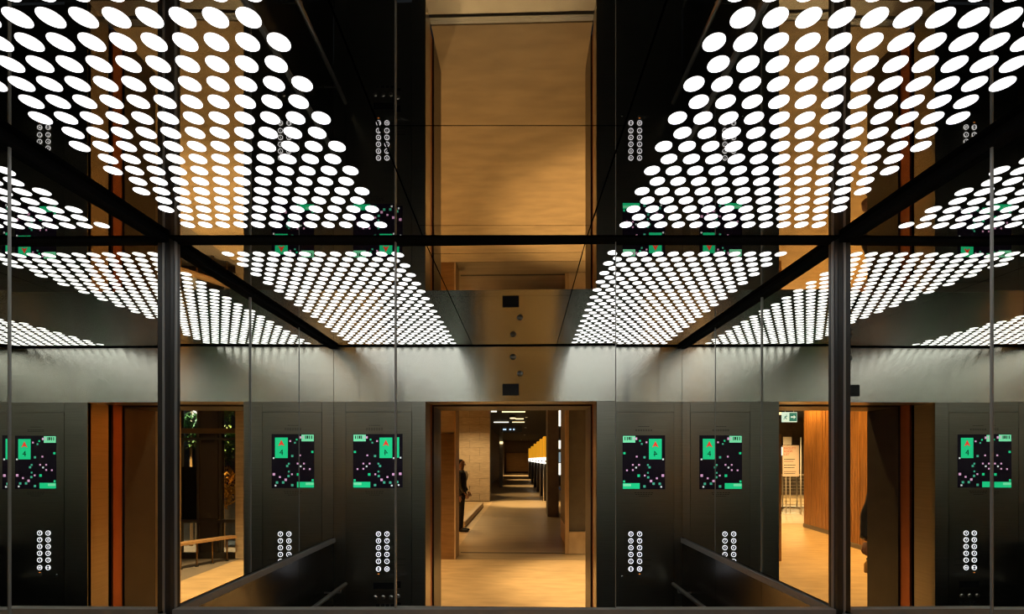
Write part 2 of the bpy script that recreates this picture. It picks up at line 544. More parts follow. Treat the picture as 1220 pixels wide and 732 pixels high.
SQ = [(280, 273, 'p', 1), (328, 262, 'g', 1), (315, 285, 'd', 1), (352, 377, 'p', 1), (295, 382, 'd', 1.3), (443, 352, 'g', 1.3), (158, 397, 'w', 1), (270, 438, 'd', 1.1),
      (258, 455, 'd', 1.3), (335, 437, 'p', 1), (381, 437, 'p', 1), (357, 457, 'w', 1), (381, 475, 'p', 1), (424, 477, 'p', 1), (270, 495, 'd', 1), (293, 515, 'p', 1),
      (160, 515, 'p', 1.5), (338, 516, 'g', 1.5), (268, 528, 'd', 1.3), (204, 535, 'p', 1.1), (247, 555, 'p', 1.4), (183, 575, 'd', 1.4), (228, 574, 'd', 1.4), (172, 597, 'w', 1),
      (295, 594, 'd', 1.4), (445, 558, 'g', 1.2)]
QM = {'p': 'screen_pink', 'g': 'screen_green', 'd': 'screen_dim', 'w': 'screen_white'}


def ring_mesh():
    me = bpy.data.meshes.get('button_ring')
    if me:
        return me
    bm = bmesh.new()
    n = 24
    rs = []
    for rr, yy in ((5.8, 0.0), (5.8, 0.003), (4.5, 0.003), (4.3, 0.0015)):
        rs.append([bm.verts.new((rr * U * math.cos(2 * math.pi * k / n), yy, rr * U * math.sin(2 * math.pi * k / n))) for k in range(n)])
    for a, b in zip(rs, rs[1:]):
        for k in range(n):
            bm.faces.new((a[k], a[(k + 1) % n], b[(k + 1) % n], b[k]))
    bmesh.ops.recalc_face_normals(bm, faces=bm.faces)
    me = bpy.data.meshes.new('button_ring')
    bm.to_mesh(me)
    bm.free()
    return me


def cap_mesh():
    me = bpy.data.meshes.get('button_cap')
    if me:
        return me
    bm = bmesh.new()
    n = 24
    lo = [bm.verts.new((4.5 * U * math.cos(2 * math.pi * k / n), 0.0, 4.5 * U * math.sin(2 * math.pi * k / n))) for k in range(n)]
    hi = [bm.verts.new((4.4 * U * math.cos(2 * math.pi * k / n), 0.0018, 4.4 * U * math.sin(2 * math.pi * k / n))) for k in range(n)]
    bm.faces.new(hi)
    for k in range(n):
        bm.faces.new((lo[k], lo[(k + 1) % n], hi[(k + 1) % n], hi[k]))
    bmesh.ops.recalc_face_normals(bm, faces=bm.faces)
    me = bpy.data.meshes.new('button_cap')
    bm.to_mesh(me)
    bm.free()
    return me


def control_panel(s, sx, ztop, bx, label):
    f0, f1 = FACE[s]
    t = thing('control_panel', ((f0 + f1) / 2, FY, 0), label, 'control panel', 'control panels either side of the lift door')
    yf = FY + 0.0004
    box('faceplate', f0 + 0.0012, f1 - 0.0012, FY - 0.028, yf, 0.02, FTOP - 0.0012, 'face_steel', t, bevel=0.0006)
    w, h = 98 * U, 124 * U
    zc = ztop - h / 2
    scr = rect('display', sx, zc, w, h, 'screen_black', t, FY - 0.005, yf + 0.0008)
    ys = yf + 0.0009

    def P(u, v):     # 0..1 from the top left of the screen as one faces it
        return sx + w / 2 - u * w, zc + h / 2 - v * h

    def patch(name, u0, u1, v0, v1, m, lift=0.0):
        x0, z0 = P(u0, v0)
        x1, z1 = P(u1, v1)
        return box(name, x0, x1, ys, ys + 0.0006 + lift, z0, z1, m, scr)
    patch('floor_tile', 0.08, 0.38, 0.064, 0.445, 'screen_green')
    A = [(0.23, 0.105), (0.305, 0.225), (0.23, 0.195), (0.155, 0.225)]
    poly('arrow', [(P(a, b)[0], ys + 0.0014, P(a, b)[1]) for a, b in A], 'screen_red', scr, -0.0006)
    x, z = P(0.23, 0.345)
    text('digit', '4', (x, ys + 0.0012, z), 0.058, 'ink', scr)
    patch('badge', 0.70, 0.99, 0.01, 0.135, 'screen_mint')
    for k, (a, b, c, d) in enumerate(((0.73, 0.75, 0.03, 0.09), (0.79, 0.81, 0.03, 0.09), (0.825, 0.86, 0.03, 0.085), (0.88, 0.90, 0.03, 0.09), (0.93, 0.95, 0.03, 0.09))):
        patch('badge_mark', a, b, c, d, 'ink' if k else 'screen_pink', 0.0006)
    patch('square', 0.655, 0.70, 0.04, 0.085, 'screen_pink')
    patch('info_bar', 0.595, 0.995, 0.885, 0.992, 'screen_green')
    patch('info_pale_end', 0.80, 0.985, 0.90, 0.945, 'screen_mint', 0.0005)  # paler mint patch at the right end of the info bar
    for px, py, c, k in SQ:
        u, v = (px - 143) / 314, (py - 222) / 393
        r = 0.020 * k
        patch('square', max(0.003, u - r), min(0.997, u + r), v - r * 0.79, v + r * 0.79, QM[c])
    # etched lines over and under the screen
    for (dz, ww) in ((20, 26), (13, 40), (10, 40), (-h / U - 8, 44), (-h / U - 12, 40), (-h / U - 16, 24)):
        n = 7
        for k in range(n):
            cx = sx + (k - (n - 1) / 2) * ww * U / n
            rect('etched_line', cx, ztop + dz * U, ww * U / n * 0.72, 1.1 * U, 'etched', t, yf - 0.001, yf + 0.0003)
    names = [('9', '10'), ('7', '8'), ('5', '6'), ('3', '4'), ('1', '2'), ('<>', '><')]
    zs = [-170.2 - 15.7 * k for k in range(5)] + [-250.6]
    for (a, b), zz in zip(names, zs):
        # facing the panel, the first column is the one at larger x
        for txt, xx in ((a, max(bx)), (b, min(bx))):
            z = EYE + zz * U
            bt = link_mesh('button', cap_mesh(), 'ink', t, (xx * U, yf, z))
            link_mesh('button_ring', ring_mesh(), 'button_light', bt, (xx * U, yf, z))
            if txt in ('<>', '><'):
                for sgn in (-1, 1):
                    q = 1 if txt == '<>' else -1
                    tip, bas = sgn * (3.4 if q == 1 else 0.6) * U, sgn * (0.6 if q == 1 else 3.4) * U
                    poly('door_mark', [(xx * U + tip, yf + 0.0026, z), (xx * U + bas, yf + 0.0026, z + 2.3 * U), (xx * U + bas, yf + 0.0026, z - 2.3 * U)], 'button_light', bt, -0.0008)
            else:
                text('digit', txt, (xx * U, yf + 0.002, z), 0.0225 if len(txt) == 1 else 0.018, 'button_light', bt)
    xb = sum(bx) / 2
    rect('alarm_light', max(bx) * U if s == 'right' else min(bx) * U, EYE - 262 * U, 4.2 * U, 1.6 * U, 'orange_led', t, yf - 0.001, yf + 0.001)
    for k in range(3):
        rect('printed_line', (xb + (26 if s == 'left' else 16)) * U - k * 1.0 * U, EYE - (262 + 2.8 * k) * U, (34 - 4 * k) * U, 1.0 * U, 'label_print', t, yf - 0.001, yf + 0.0003)
    for dz in (-244, -230):
        rect('etched_line', (xb + 26) * U, EYE + dz * U, 22 * U, 0.7 * U, 'etched', t, yf - 0.001, yf + 0.0003)
    if s == 'left':
        rect('readout', -295 * U, EYE - 289.5 * U, 47 * U, 15 * U, 'black', t, yf - 0.002, yf + 0.0012)
        for k, x in enumerate((-314, -296, -278)):
            ks = tube('key_switch', [(x * U, yf - 0.001, EYE - 316 * U), (x * U, yf + 0.003, EYE - 316 * U)], 5.0 * U, 'rail_steel', t, 20)
            rect('key_slot', x * U, EYE - 316 * U, 0.9 * U, 4.5 * U, 'black', ks, yf + 0.0028, yf + 0.0034)
        for k in range(4):
            rect('etched_line', (-308 + k * 11) * U, EYE - 334 * U, 8 * U, 6 * U, 'etched', t, yf - 0.001, yf + 0.0003)
    else:
        tube('key_switch', [(253 * U, yf - 0.001, EYE - 268 * U), (253 * U, yf + 0.002, EYE - 268 * U)], 2.6 * U, 'edge_steel', t, 16)
    return t


control_panel('left', -316 * U, EYE + 59.4 * U, (-306.6, -287.2), 'dark steel control panel with green floor screen, lit buttons, black readout and key switches')
control_panel('right', 302.7 * U, EYE + 56.5 * U, (273.0, 293.0), 'dark steel control panel with green floor screen and lit buttons, no readout below')

# things fixed to the header over the door
HX = -17 * U
st = box('notice_plate', HX - 19 * U, HX + 19 * U, FY + 0.0002, FY + 0.002, EYE + (548.3 - 472) * FZ * U, EYE + (548.3 - 458) * FZ * U, 'black')
tag(st, 'black square notice plate stuck on the steel header over the lift door', 'notice')
for i, (px, py, lb) in enumerate(((612, 446, 'small round sticker on the steel header above the black notice plate'), (604, 426, 'small round scuffed sticker on the steel header just below the ceiling'))):
    x, z = (px - 610) * FZ * U, EYE + (548.3 - py) * FZ * U
    o = tube('round_sticker', [(x, FY + 0.0002, z), (x, FY + 0.0012, z)], 7 * U, 'dark_steel', None, 20)
    tag(o, lb, 'sticker')

# handrails on the side walls
for s, xw, xr, lb in (('left', XL, -374 * U, 'straight round steel handrail on the left wall under the mirrors'), ('right', XR, 362 * U, 'straight round steel handrail on the right wall under the mirrors')):
    z = EYE - 279 * U
    y0, y1 = ry(1.885), 0.90 * D
    t = thing('handrail', (xw, (y0 + y1) / 2, z), lb, 'handrail', 'handrails of the lift car')
    tube('rail', [(xr, y0, z), (xr, y1, z)], 0.0145, 'rail_steel', t, 16)
    for y in (y0 + 0.10, (y0 + y1) / 2, y1 - 0.10):
        tube('bracket', [(xr, y, z - 0.012), (xr, y, z - 0.035), (xw, y, z - 0.035)], 0.006, 'rail_steel', t, 10)

# ------------------------------------------------------------------ the landing and the corridor outside
Y4 = ry(Z4)


def bxz(name, X0, X1, z0, z1, h0, h1, mat, parent=None, bevel=0.0):
    return box(name, X0 * U, X1 * U, ry(z1), ry(z0), h0, h1, mat, parent, bevel)


tag(bxz('floor_landing', -4200, 630, Z4, 4.52, -0.06, 0, 'concrete_floor'), kind='structure')
tag(box('floor_landing.001', DXL, DXR, Y4, ry(2.047), -0.06, 0, 'concrete_floor'), kind='structure')
tag(bxz('floor_lounge', -4200, -395, 4.52, 13.2, -0.06, 0, 'concrete_floor'), kind='structure')
tag(bxz('floor_corridor', -395, 630, 4.535, 31, -0.06, -0.002, 'corridor_floor'), kind='structure')
tag(bxz('floor_window', 631, 1900, Z4, 12, -0.06, -0.004, 'window_floor'), kind='structure')
tag(bxz('floor_corridor.001', -740, -395, 13.2, 31, -0.06, -0.002, 'corridor_floor'), kind='structure')
tag(bxz('trim_10', -357, 630, 4.84, 4.87, -0.01, 0.002, 'frame_dark'), kind='structure')
lc = bxz('ceiling_lobby', -4200, 1900, Z4, 31, LOBBY_H, LOBBY_H + 0.06, 'lobby_ceiling')
tag(lc, kind='structure')
# landing wall either side of and over the doorway
tag(box('wall_landing', -4200 * U, DXL - 0.03, Y4, Y4 + 0.06, 0, LOBBY_H, 'brown_wall'), kind='structure')
tag(box('wall_landing.001', DXR + 0.03, 1900 * U, Y4, Y4 + 0.06, 0, LOBBY_H, 'brown_wall'), kind='structure')
tag(box('wall_landing.002', DXL - 0.03, DXR + 0.03, Y4, Y4 + 0.06, DH + 0.03, LOBBY_H, 'brown_wall'), kind='structure')

tag(box('wall_lobby_left', -4230 * U, -4200 * U, ry(13.3), Y4, 0, LOBBY_H, 'brown_wall'), kind='structure')
# brown bronze-clad partition left of the corridor mouth
t = thing('partition', (-490 * U, ry(4.65), 0), 'bronze-clad partition wall at the corridor mouth, in front of the suited person', 'partition')
bxz('lower_panel', -617, -366, 4.52, 4.72, 0, 2.16, 'bronze', t, 0.004)
bxz('upper_panel', -530, -366, 4.54, 4.72, 2.165, LOBBY_H, 'tan_stone', t, 0.004)
bxz('edge_strip', -365.5, -357, 4.51, 4.74, 0, LOBBY_H, 'tan_board', t, 0.002)
# pale ledge running along the corridor behind it
t = bxz('ledge', -500, -455, 6.6, 9.5, 0, 0.16, 'beige_block', None, 0.01)
tag(t, 'low pale stone ledge beside the feet of the suited person', 'ledge')

# far stone wall of the corridor, laid in long courses
wfar = bxz('wall_corridor', -1100, -430, 10.72, 10.95, 0.0, LOBBY_H, 'brown_wall')
tag(wfar, kind='structure')
nc = 12
for r in range(nc):
    z0, z1 = 0.02 + r * (LOBBY_H - 0.04) / nc, 0.02 + (r + 1) * (LOBBY_H - 0.04) / nc
    cuts = [-1096, -900, -690, -430] if r % 2 else [-1096, -990, -790, -560, -430]
    for a, b in zip(cuts, cuts[1:]):
        bxz('stone_slab', a + 1.5, b - 1.5, 10.70 - random.uniform(0, 0.006), 10.72, z0 + 0.004, z1 - 0.004, 'tan_stone', wfar)

# end wall of the corridor with a dark recess
we = bxz('wall_corridor_end', -1100, 700, 30, 30.3, 0, LOBBY_H, 'brown_wall')
tag(we, kind='structure')
bxz('recess_frame', -640, 160, 29.9, 30, 0.3, 2.4, 'bronze', we)
tag(bxz('trim_11', -760, 320, 29.2, 29.35, 0.02, 0.16, 'beige_block'), kind='structure')
tag(bxz('wall_corridor_left', -740, -700, 10.95, 30, 0, LOBBY_H, 'brown_wall'), kind='structure')
tag(bxz('wall_corridor_right', 690, 720, 8.6, 30, 0, LOBBY_H, 'brown_wall'), kind='structure')
p = bxz('post', -470, -405, 16.0, 16.2, 0, LOBBY_H, 'grey_stone', None, 0.01)
tag(p, 'narrow dark grey post at the left side of the far corridor', 'post')
o = bxz('wall_lamp', -460, -400, 15.9, 15.99, EYE + 19.6 * 15.9 * U - 0.07, EYE + 19.6 * 15.9 * U + 0.07, 'warm_lamp', None, 0.01)
tag(o, 'small yellow lamp on the narrow dark post down the corridor', 'lamp')

# right-hand piers
t = thing('pier', (283 * U, ry(5.3), 0), 'grey stone pier on a pale base, nearest on the right of the corridor', 'pier')
bxz('shaft', 267.5, 380, 4.86, 5.9, 0.40, LOBBY_H, 'grey_stone', t, 0.004)
bxz('edge_strip', 246, 267, 4.80, 4.86, 0.0, LOBBY_H, 'tan_board', t, 0.003)  # tan colour stands for light on the side face of the grey pier
bxz('base', 267.5, 380, 4.80, 5.95, 0, 0.40, 'beige_block', t, 0.006)
p = bxz('pier', 230, 334, 7.9, 8.5, 0, LOBBY_H, 'grey_stone', None, 0.006)
tag(p, 'plain grey stone pier standing behind the one on a pale base', 'pier')
t = thing('light_box', (356 * U, ry(8.2), 0.9), 'tall narrow white lit display between the two grey piers', 'display')
bxz('back_case', 338, 386, 8.22, 8.3, 0.9, 3.4, 'kiosk_dark', t)
for a, b in ((526, 536), (553, 567), (540, 552), (490, 509)):
    bxz('lit_panel', 340, 372, 8.18, 8.215, vz(b, 8.2), vz(a, 8.2), 'white_lamp' if (a, b) != (540, 552) else 'street_glow', t)

# kiosks with amber hoods along the right of the corridor
KI = [(352, 10.9), (340, 12.3), (328, 14.0), (314, 16.2), (298, 19.2), (280, 23.2)]


def kiosk(X, z, label):
    t = thing('kiosk', (X * U, ry(z), 0), label, 'kiosk', 'amber-hooded kiosks along the corridor')
    bxz('body', X - 42, X + 70, z, z + 0.35, 0.10, 1.52, 'kiosk_dark', t, 0.01)
    bxz('plinth', X - 34, X + 60, z + 0.03, z + 0.32, 0, 0.10, 'frame_dark', t)
    tube('leg', [((X - 40) * U, ry(z - 0.06), 0), ((X - 40) * U, ry(z - 0.06), 1.52)], 0.025, 'rail_steel', t, 10)
    bxz('lit_screen', X - 44, X + 72, z - 0.01, z + 0.36, 1.525, 1.80, 'white_lamp', t, 0.006)
    bxz('screen_mark', X - 20, X + 30, z - 0.02, z - 0.01, 1.60, 1.66, 'kiosk_dark', t)
    bxz('hood', X - 44, X + 72, z - 0.02, z + 0.38, 1.81, 2.66, 'amber_lamp', t, 0.02)
    return t


for i, (X, z) in enumerate([(X - 5 * z, z) for X, z in KI]):
    kiosk(X, z, ['kiosk with amber lit hood and white lit screen, nearest in the corridor row', 'second amber-hooded kiosk of the corridor row, behind the nearest one', 'third amber-hooded kiosk of the corridor row',
                 'fourth amber-hooded kiosk of the corridor row', 'fifth amber-hooded kiosk of the corridor row, next to the last', 'last amber-hooded kiosk, at the far end of the corridor row'][i])

# linear ceiling lamps, a hanging sign and downlights
LIN = [(588, 595, 491, 11, 'white_lamp'), (601, 629, 491.5, 11, 'warm_lamp'), (591, 609, 504, 14, 'white_lamp'), (613, 628, 504, 14, 'warm_lamp'), (617, 627, 500, 12.6, 'warm_lamp')]
LINL = ['short white strip lamp at the left of the corridor ceiling', 'long warm strip lamp across the corridor ceiling', 'white strip lamp further down the corridor ceiling',
        'warm strip lamp further down the corridor ceiling', 'thin warm strip lamp at the right of the corridor ceiling']
for (a, b, y, z, m), lb in zip(LIN, LINL):
    X0, X1 = (a - 17 - 610) * z, (b - 17 - 610) * z
    h = vz(y, z)
    t = thing('strip_lamp', ((X0 + X1) / 2 * U, ry(z), h), lb, 'ceiling lamp', 'strip lamps of the corridor ceiling')
    bxz('housing', X0, X1, z, z + 0.06, h + 0.012, h + 0.06, 'kiosk_dark', t)
    bxz('diffuser', X0 + 2, X1 - 2, z - 0.004, z + 0.064, h - 0.03, h + 0.012, m, t)
    for X in (X0 + 12, X1 - 12):
        if LOBBY_H > h + 0.07:
            tube('rod', [(X * U, ry(z + 0.03), h + 0.06), (X * U, ry(z + 0.03), LOBBY_H)], 0.005, 'kiosk_dark', t, 6)
t = thing('pendant_lamp', (-13 * 12 * U, ry(12), vz(499, 12)), 'small yellow pendant lamp under the corridor ceiling', 'lamp')
tube('shade', [(0, 0, 0), (0, 0, 0.10), (0, 0, 0.17)], [0.15, 0.13, 0.06], 'kiosk_dark', t, 16)
o = tube('bulb', [(0, 0, -0.04), (0, 0, 0.004)], 0.13, 'warm_lamp', t, 16)
tube('cord', [(0, 0, 0.17), (0, 0, LOBBY_H - vz(499, 12))], 0.006, 'kiosk_dark', t, 6)
for c in t.children:
    c.location = t.location
    c.location = Vector((0, 0, 0))
    for v in c.data.vertices:
        v.co += ORG[t.name]
t = thing('hanging_sign', (-13 * 15 * U, ry(15), vz(515, 15)), 'dark hanging sign with three small pale blue lights in the corridor', 'sign')
bxz('sign_board', -27 * 15, -35, 15, 15.05, vz(516, 15), vz(509, 15), 'kiosk_dark', t)
for a, b in ((-25, -21), (-17.5, -15), (-13, -11)):
    bxz('sign_light', a * 15, b * 15, 14.98, 15, vz(513.8, 15), vz(512, 15), 'blue_lamp', t)
for X in (-380, -60):
    tube('rod', [(X * U, ry(15.02), vz(509, 15)), (X * U, ry(15.02), LOBBY_H)], 0.006, 'kiosk_dark', t, 6)
dl_me = None
seen = []
for X, z, p_, c_, where in DOWN:
    t = thing('downlight', (X * U, ry(z), LOBBY_H), 'round recessed downlight ' + where, 'ceiling lamp', 'downlights of the lobby ceiling')
    bm = bmesh.new()
    n = 16
    rs = []
    for rr, dz in ((0.085, 0.0), (0.085, -0.008), (0.066, -0.008), (0.060, -0.001)):
        rs.append([bm.verts.new((X * U + rr * math.cos(2 * math.pi * k / n), ry(z) + rr * math.sin(2 * math.pi * k / n), LOBBY_H + dz)) for k in range(n)])
    for a, b in zip(rs, rs[1:]):
        for k in range(n):
            bm.faces.new((a[k], a[(k + 1) % n], b[(k + 1) % n], b[k]))
    finish('bezel', bm, 'white_paint', t)
    tube('lens', [(X * U, ry(z), LOBBY_H - 0.004), (X * U, ry(z), LOBBY_H - 0.001)], 0.058, 'warm_lamp', t, 16)

# timber-clad column near the door, on the right of the landing
t = thing('column', (457 * U, ry(3.1), 0), 'timber-clad column close to the lift door, right of the landing', 'column')
bxz('core', 403, 512, 3.03, 3.17, 0, LOBBY_H, 'walnut_back', t)
for k in range(6):
    a = 399 + k * 19.5
    bxz('board', a + 0.6, a + 18.9, 3.172, 3.18, 0, LOBBY_H, 'tan_board', t, 0.002)
    bxz('board', a + 0.6, a + 18.9, 3.02, 3.028, 0, LOBBY_H, 'tan_board', t, 0.002)
for k in range(4):
    a = 3.028 + k * 0.036
    bxz('board', 512, 516, a + 0.001, a + 0.035, 0, LOBBY_H, 'tan_board', t, 0.002)
    bxz('board', 399, 403, a + 0.001, a + 0.035, 0, LOBBY_H, 'tan_board', t, 0.002)
hk = tube('coat_hook', [(440 * U, ry(3.02), 1.86), (440 * U, ry(3.0), 1.86), (440 * U, ry(2.99), 1.89)], 0.012, 'kiosk_dark', None, 8)
tag(hk, 'small dark hook on the timber-clad column', 'hook')

# tan column, dark window wall and bench on the far right
p = bxz('column', 590, 650, 4.62, 4.72, 0, LOBBY_H, 'tan_stone', None, 0.006)
tag(p, 'smooth tan column at the end of the dark window wall', 'column')
wnd = thing('window_1', (1000 * U, ry(4.68), 0), None, None, kind='structure')
ZW = 4.66
for X in (655, 745, 765, 865, 965, 1080, 1200):
    bxz('mullion', X - 7, X + 7, ZW, ZW + 0.05, 0.0, LOBBY_H, 'frame_dark', wnd, 0.003)
for h0, h1, m in ((vz(517, ZW), vz(511, ZW), 'bronze'), (vz(523.5, ZW) - 0.02, vz(523.5, ZW) + 0.02, 'frame_dark'), (0, 0.10, 'frame_dark'), (0.62, 0.68, 'frame_dark')):
    bxz('transom', 650, 1210, ZW - 0.005, ZW + 0.04, h0, h1, m, wnd, 0.003)
bxz('spandrel', 768, 872, ZW + 0.014, ZW + 0.034, 0.10, LOBBY_H, 'frame_dark', wnd)
bxz('spandrel', 876, 1200, ZW + 0.027, ZW + 0.036, 0.68, 1.60, 'frame_dark', wnd)
for a, b in zip((655, 765, 865, 965, 1080), (745, 865, 965, 1080, 1200)):
    gp = bxz('pane', a + 7, b - 7, ZW + 0.02, ZW + 0.026, 0.10, LOBBY_H, 'glass_clear', wnd)

# low rail-like bench along the window
A, B = Vector((650 * U, ry(4.60), 0.40)), Vector((840 * U, ry(4.02), 0.40))
t = thing('bench', ((A.x + B.x) / 2, (A.y + B.y) / 2, 0), 'long narrow timber bench rail on thin legs in front of the dark window', 'bench')
dv = (B - A).normalized()
nv = Vector((-dv.y, dv.x, 0))
bm = bmesh.new()
for a in (-0.09, 0.09):
    for e in (A, B):
        for h in (-0.02, 0.02):
            bm.verts.new(e + nv * a + Vector((0, 0, h)))
vs = list(bm.verts)
for f in ((0, 1, 3, 2), (4, 6, 7, 5), (0, 4, 5, 1), (2, 3, 7, 6), (0, 2, 6, 4), (1, 5, 7, 3)):
    bm.faces.new([vs[i] for i in f])
finish('seat', bm, 'bench_wood', t, bevel=0.004)
for k in range(5):
    q = A + (B - A) * (0.10 + 0.2 * k)
    lg = tube('leg', [(q.x, q.y, 0.006), (q.x, q.y, 0.382)], 0.013, 'bronze', t, 10)
    tube('foot', [(q.x, q.y, 0.0), (q.x, q.y, 0.012)], 0.028, 'kiosk_dark', lg, 12)


def shrub(X, z, h0, h1, r, mats, label, n):
    t = thing('shrub', (X * U, ry(z), 0), label, 'shrub')
    tube('stem', [(X * U, ry(z), 0), (X * U + 0.03, ry(z) - 0.02, h0), (X * U, ry(z), (h0 + h1) / 2)], [0.03, 0.025, 0.012], 'tan_board', t, 8)
    for mi, mt in enumerate(mats):
        bm = bmesh.new()
        for k in range(n):
            while True:
                v = Vector((random.uniform(-1, 1), random.uniform(-1, 1), random.uniform(-1, 1)))
                if v.length < 1:
                    break
            zz = h0 + (h1 - h0) * ((v.z + 1) / 2 * (1 / len(mats)) + mi / len(mats))
            c = Vector((X * U + v.x * r, ry(z) + v.y * r * 0.6, zz))
            q = Matrix.Rotation(random.uniform(0, 6.28), 3, 'Z') @ Matrix.Rotation(random.uniform(-1, 1), 3, 'X')
            L = random.uniform(0.05, 0.09)
            pts = [(0, -L, 0), (L * 0.35, 0, 0.008), (0, L, 0), (-L * 0.35, 0, 0.008)]
            bm.faces.new([bm.verts.new(c + q @ Vector(p)) for p in pts])
        f = finish('foliage', bm, mt, t)
        f['kind'] = 'stuff'
    return t


shrub(915, 5.25, 0.75, 3.3, 0.26, ['leaf_gold', 'leaf', 'leaf'], 'golden and green shrub behind the dark window, beside the tan column', 420)
shrub(1150, 5.35, 1.9, 3.5, 0.30, ['leaf', 'leaf'], 'dark green shrub behind the far end of the dark window', 420)
tag(bxz('low_wall', 690, 1500, 5.75, 5.9, 0, 0.95, 'grey_stone', None, 0.01), 'low grey garden wall outside the dark window', 'wall')
spot('shrub_fill_beam', 915, 5.0, 3.4, 500, 70, 0.8, (1.0, 0.62, 0.25), tx=915, tz=5.3)  # unseen spots added to light the shrubs, no fixture stands here
spot('shrub_fill_beam', 1150, 5.0, 3.5, 200, 80, 0.8, (0.8, 0.9, 0.8), tx=1150, tz=5.5)
t = thing('building', (2300 * U, ry(9.2), 0), 'grey building with pale blue lit panes across the street, seen through the dark window', 'building')
bxz('facade', 1700, 3300, 9.0, 9.4, 0, 5.2, 'frame_dark', t)
for a, b, h0, h1 in ((2150, 2235, 1.75, 3.9), (2245, 2330, 1.75, 3.9), (2650, 2690, 1.6, 3.6), (2560, 2640, 2.2, 3.9), (1900, 2000, 1.75, 3.9)):
    bxz('lit_pane', a, b, 8.96, 9.0, h0, h1, 'street_glow', t)
t = thing('garden_lamp', (1235 * U, ry(5.62), 0), 'white globe lamp on a pole outside the dark window', 'lamp')
tube('pole', [(1235 * U, ry(5.62), 0), (1235 * U, ry(5.62), 2.62)], 0.025, 'kiosk_dark', t, 8)
bm = bmesh.new()
bmesh.ops.create_icosphere(bm, subdivisions=2, radius=0.07)
bmesh.ops.translate(bm, verts=bm.verts, vec=(1235 * U, ry(5.62), 2.69))
finish('globe', bm, 'white_lamp', t, smooth=True)

# slatted timber wall on the left of the landing
PA, PB = Vector((-1505 * U, ry(6.85), 0)), Vector((-1225 * U, ry(3.0), 0))
dv = (PB - PA).normalized()
nv = Vector((-dv.y, dv.x, 0))
if nv.x < 0:
    nv = -nv
wt = thing('wall_timber', (PA + PB) / 2, None, None, kind='structure')
SW = 0.088
ns = int((PB - PA).length / SW)


def along(name, d0, d1, n0, n1, h0, h1, mat, parent):
    bm = bmesh.new()
    b = [PA + dv * d + nv * n for d, n in ((d0, n0), (d1, n0), (d1, n1), (d0, n1))]
    lo = [bm.verts.new((p.x, p.y, h0)) for p in b]
    hi = [bm.verts.new((p.x, p.y, h1)) for p in b]
    bm.faces.new(lo)
    bm.faces.new(hi)
    for i in range(4):
        bm.faces.new((lo[i], lo[(i + 1) % 4], hi[(i + 1) % 4], hi[i]))
    return finish(name, bm, mat, parent)


along('backing', 0, ns * SW, -0.16, -0.03, 0, LOBBY_H, 'walnut_back', wt)
along('skirting', -0.01, ns * SW, -0.02, 0.012, 0.0, 0.09, 'skirting', wt)
for k in range(ns):
    dd = random.uniform(-0.004, 0.004)
    along('slat', k * SW + 0.004, (k + 1) * SW - 0.010, -0.03, dd, 0.095, LOBBY_H, 'walnut_slat', wt)

# far left end of the lounge: tiled wall, lit panel, wire railing, poster stand, exit sign
wt2 = bxz('wall_lounge', -4200, -1300, 13.0, 13.3, 0, LOBBY_H, 'brown_wall')
tag(wt2, kind='structure')
for r in range(7):
    for c in range(9):
        a = -4000 + c * 210
        bxz('wall_tile', a + 2, a + 208, 12.985 - random.uniform(0, 0.003), 13.0, 0.15 + r * 0.5 + 0.006, 0.15 + (r + 1) * 0.5 - 0.006, 'dark_tile', wt2)
tag(bxz('trim_12', -4000, -1900, 12.9, 12.98, vz(531, 12.9), vz(525, 12.9), 'frame_dark'), kind='structure')
t = thing('notice_board', (-3300 * U, ry(12.9), vz(543, 12.9)), 'white lit notice panel on the tiled wall behind the poster', 'sign')
bxz('board', -3420, -3180, 12.88, 12.95, vz(543, 12.9), vz(533, 12.9), 'white_lamp', t, 0.01)
t = thing('railing', (-2350 * U, ry(9.6), 0), 'white steel railing with thin horizontal wires behind the poster stand', 'railing')
for k in range(11):
    X = -3300 + k * 160
    tube('post', [(X * U, ry(9.6), 0), (X * U, ry(9.6), 1.16)], 0.022, 'white_paint', t, 10)
for k in range(9):
    tube('wire', [(-3300 * U, ry(9.6), 0.12 + k * 0.115), (-1700 * U, ry(9.6), 0.12 + k * 0.115)], 0.006, 'wire', t, 6)
tube('top_rail', [(-3300 * U, ry(9.6), 1.18), (-1700 * U, ry(9.6), 1.18)], 0.024, 'white_paint', t, 10)
tag(bxz('trim_13', -3300, -1700, 9.5, 9.7, 0, 0.05, 'white_paint'), kind='structure')

zp = 8.5
Xp = 782 - (928.5 - 610) * zp
t = thing('poster_stand', (Xp * U, ry(zp), 0), 'pale poster board with red heading on a white pole stand', 'poster')
yp = ry(zp)
bxz('board', Xp - 80, Xp + 80, zp, zp + 0.012, vz(568, zp), vz(531, zp), 'poster_paper', t, 0.003)
for dx in (-40, 0):
    tube('pole', [((Xp + 40 + dx * 1.0) * U - 0.0, yp - 0.05, 0.0), ((Xp + 40 + dx) * U, yp - 0.05, vz(523, zp))], 0.014, 'white_paint', t, 10)
bxz('foot_plate', Xp - 70, Xp + 90, zp - 0.06, zp + 0.10, 0, 0.02, 'white_paint', t, 0.004)
bxz('header_card', Xp - 10, Xp + 75, zp + 0.004, zp + 0.012, vz(530.5, zp), vz(521, zp), 'white_paint', t, 0.003)
hx = (Xp + 70) * U
for i, w in enumerate(('FACILITY', 'ROOM', 'LIST')):
    text('heading', w, (hx, yp + 0.004, vz(534.8 + i * 3.6, zp)), 0.092, 'red_print', t, align='LEFT')
for i, (py, w) in enumerate(((547.5, 110), (550, 95), (554.5, 115), (557.5, 105), (562, 120), (564.5, 112))):
    bxz('printed_line', Xp + 70 - w, Xp + 70, zp - 0.003, zp, vz(py, zp) - 0.008, vz(py, zp) + 0.008, 'ink', t)
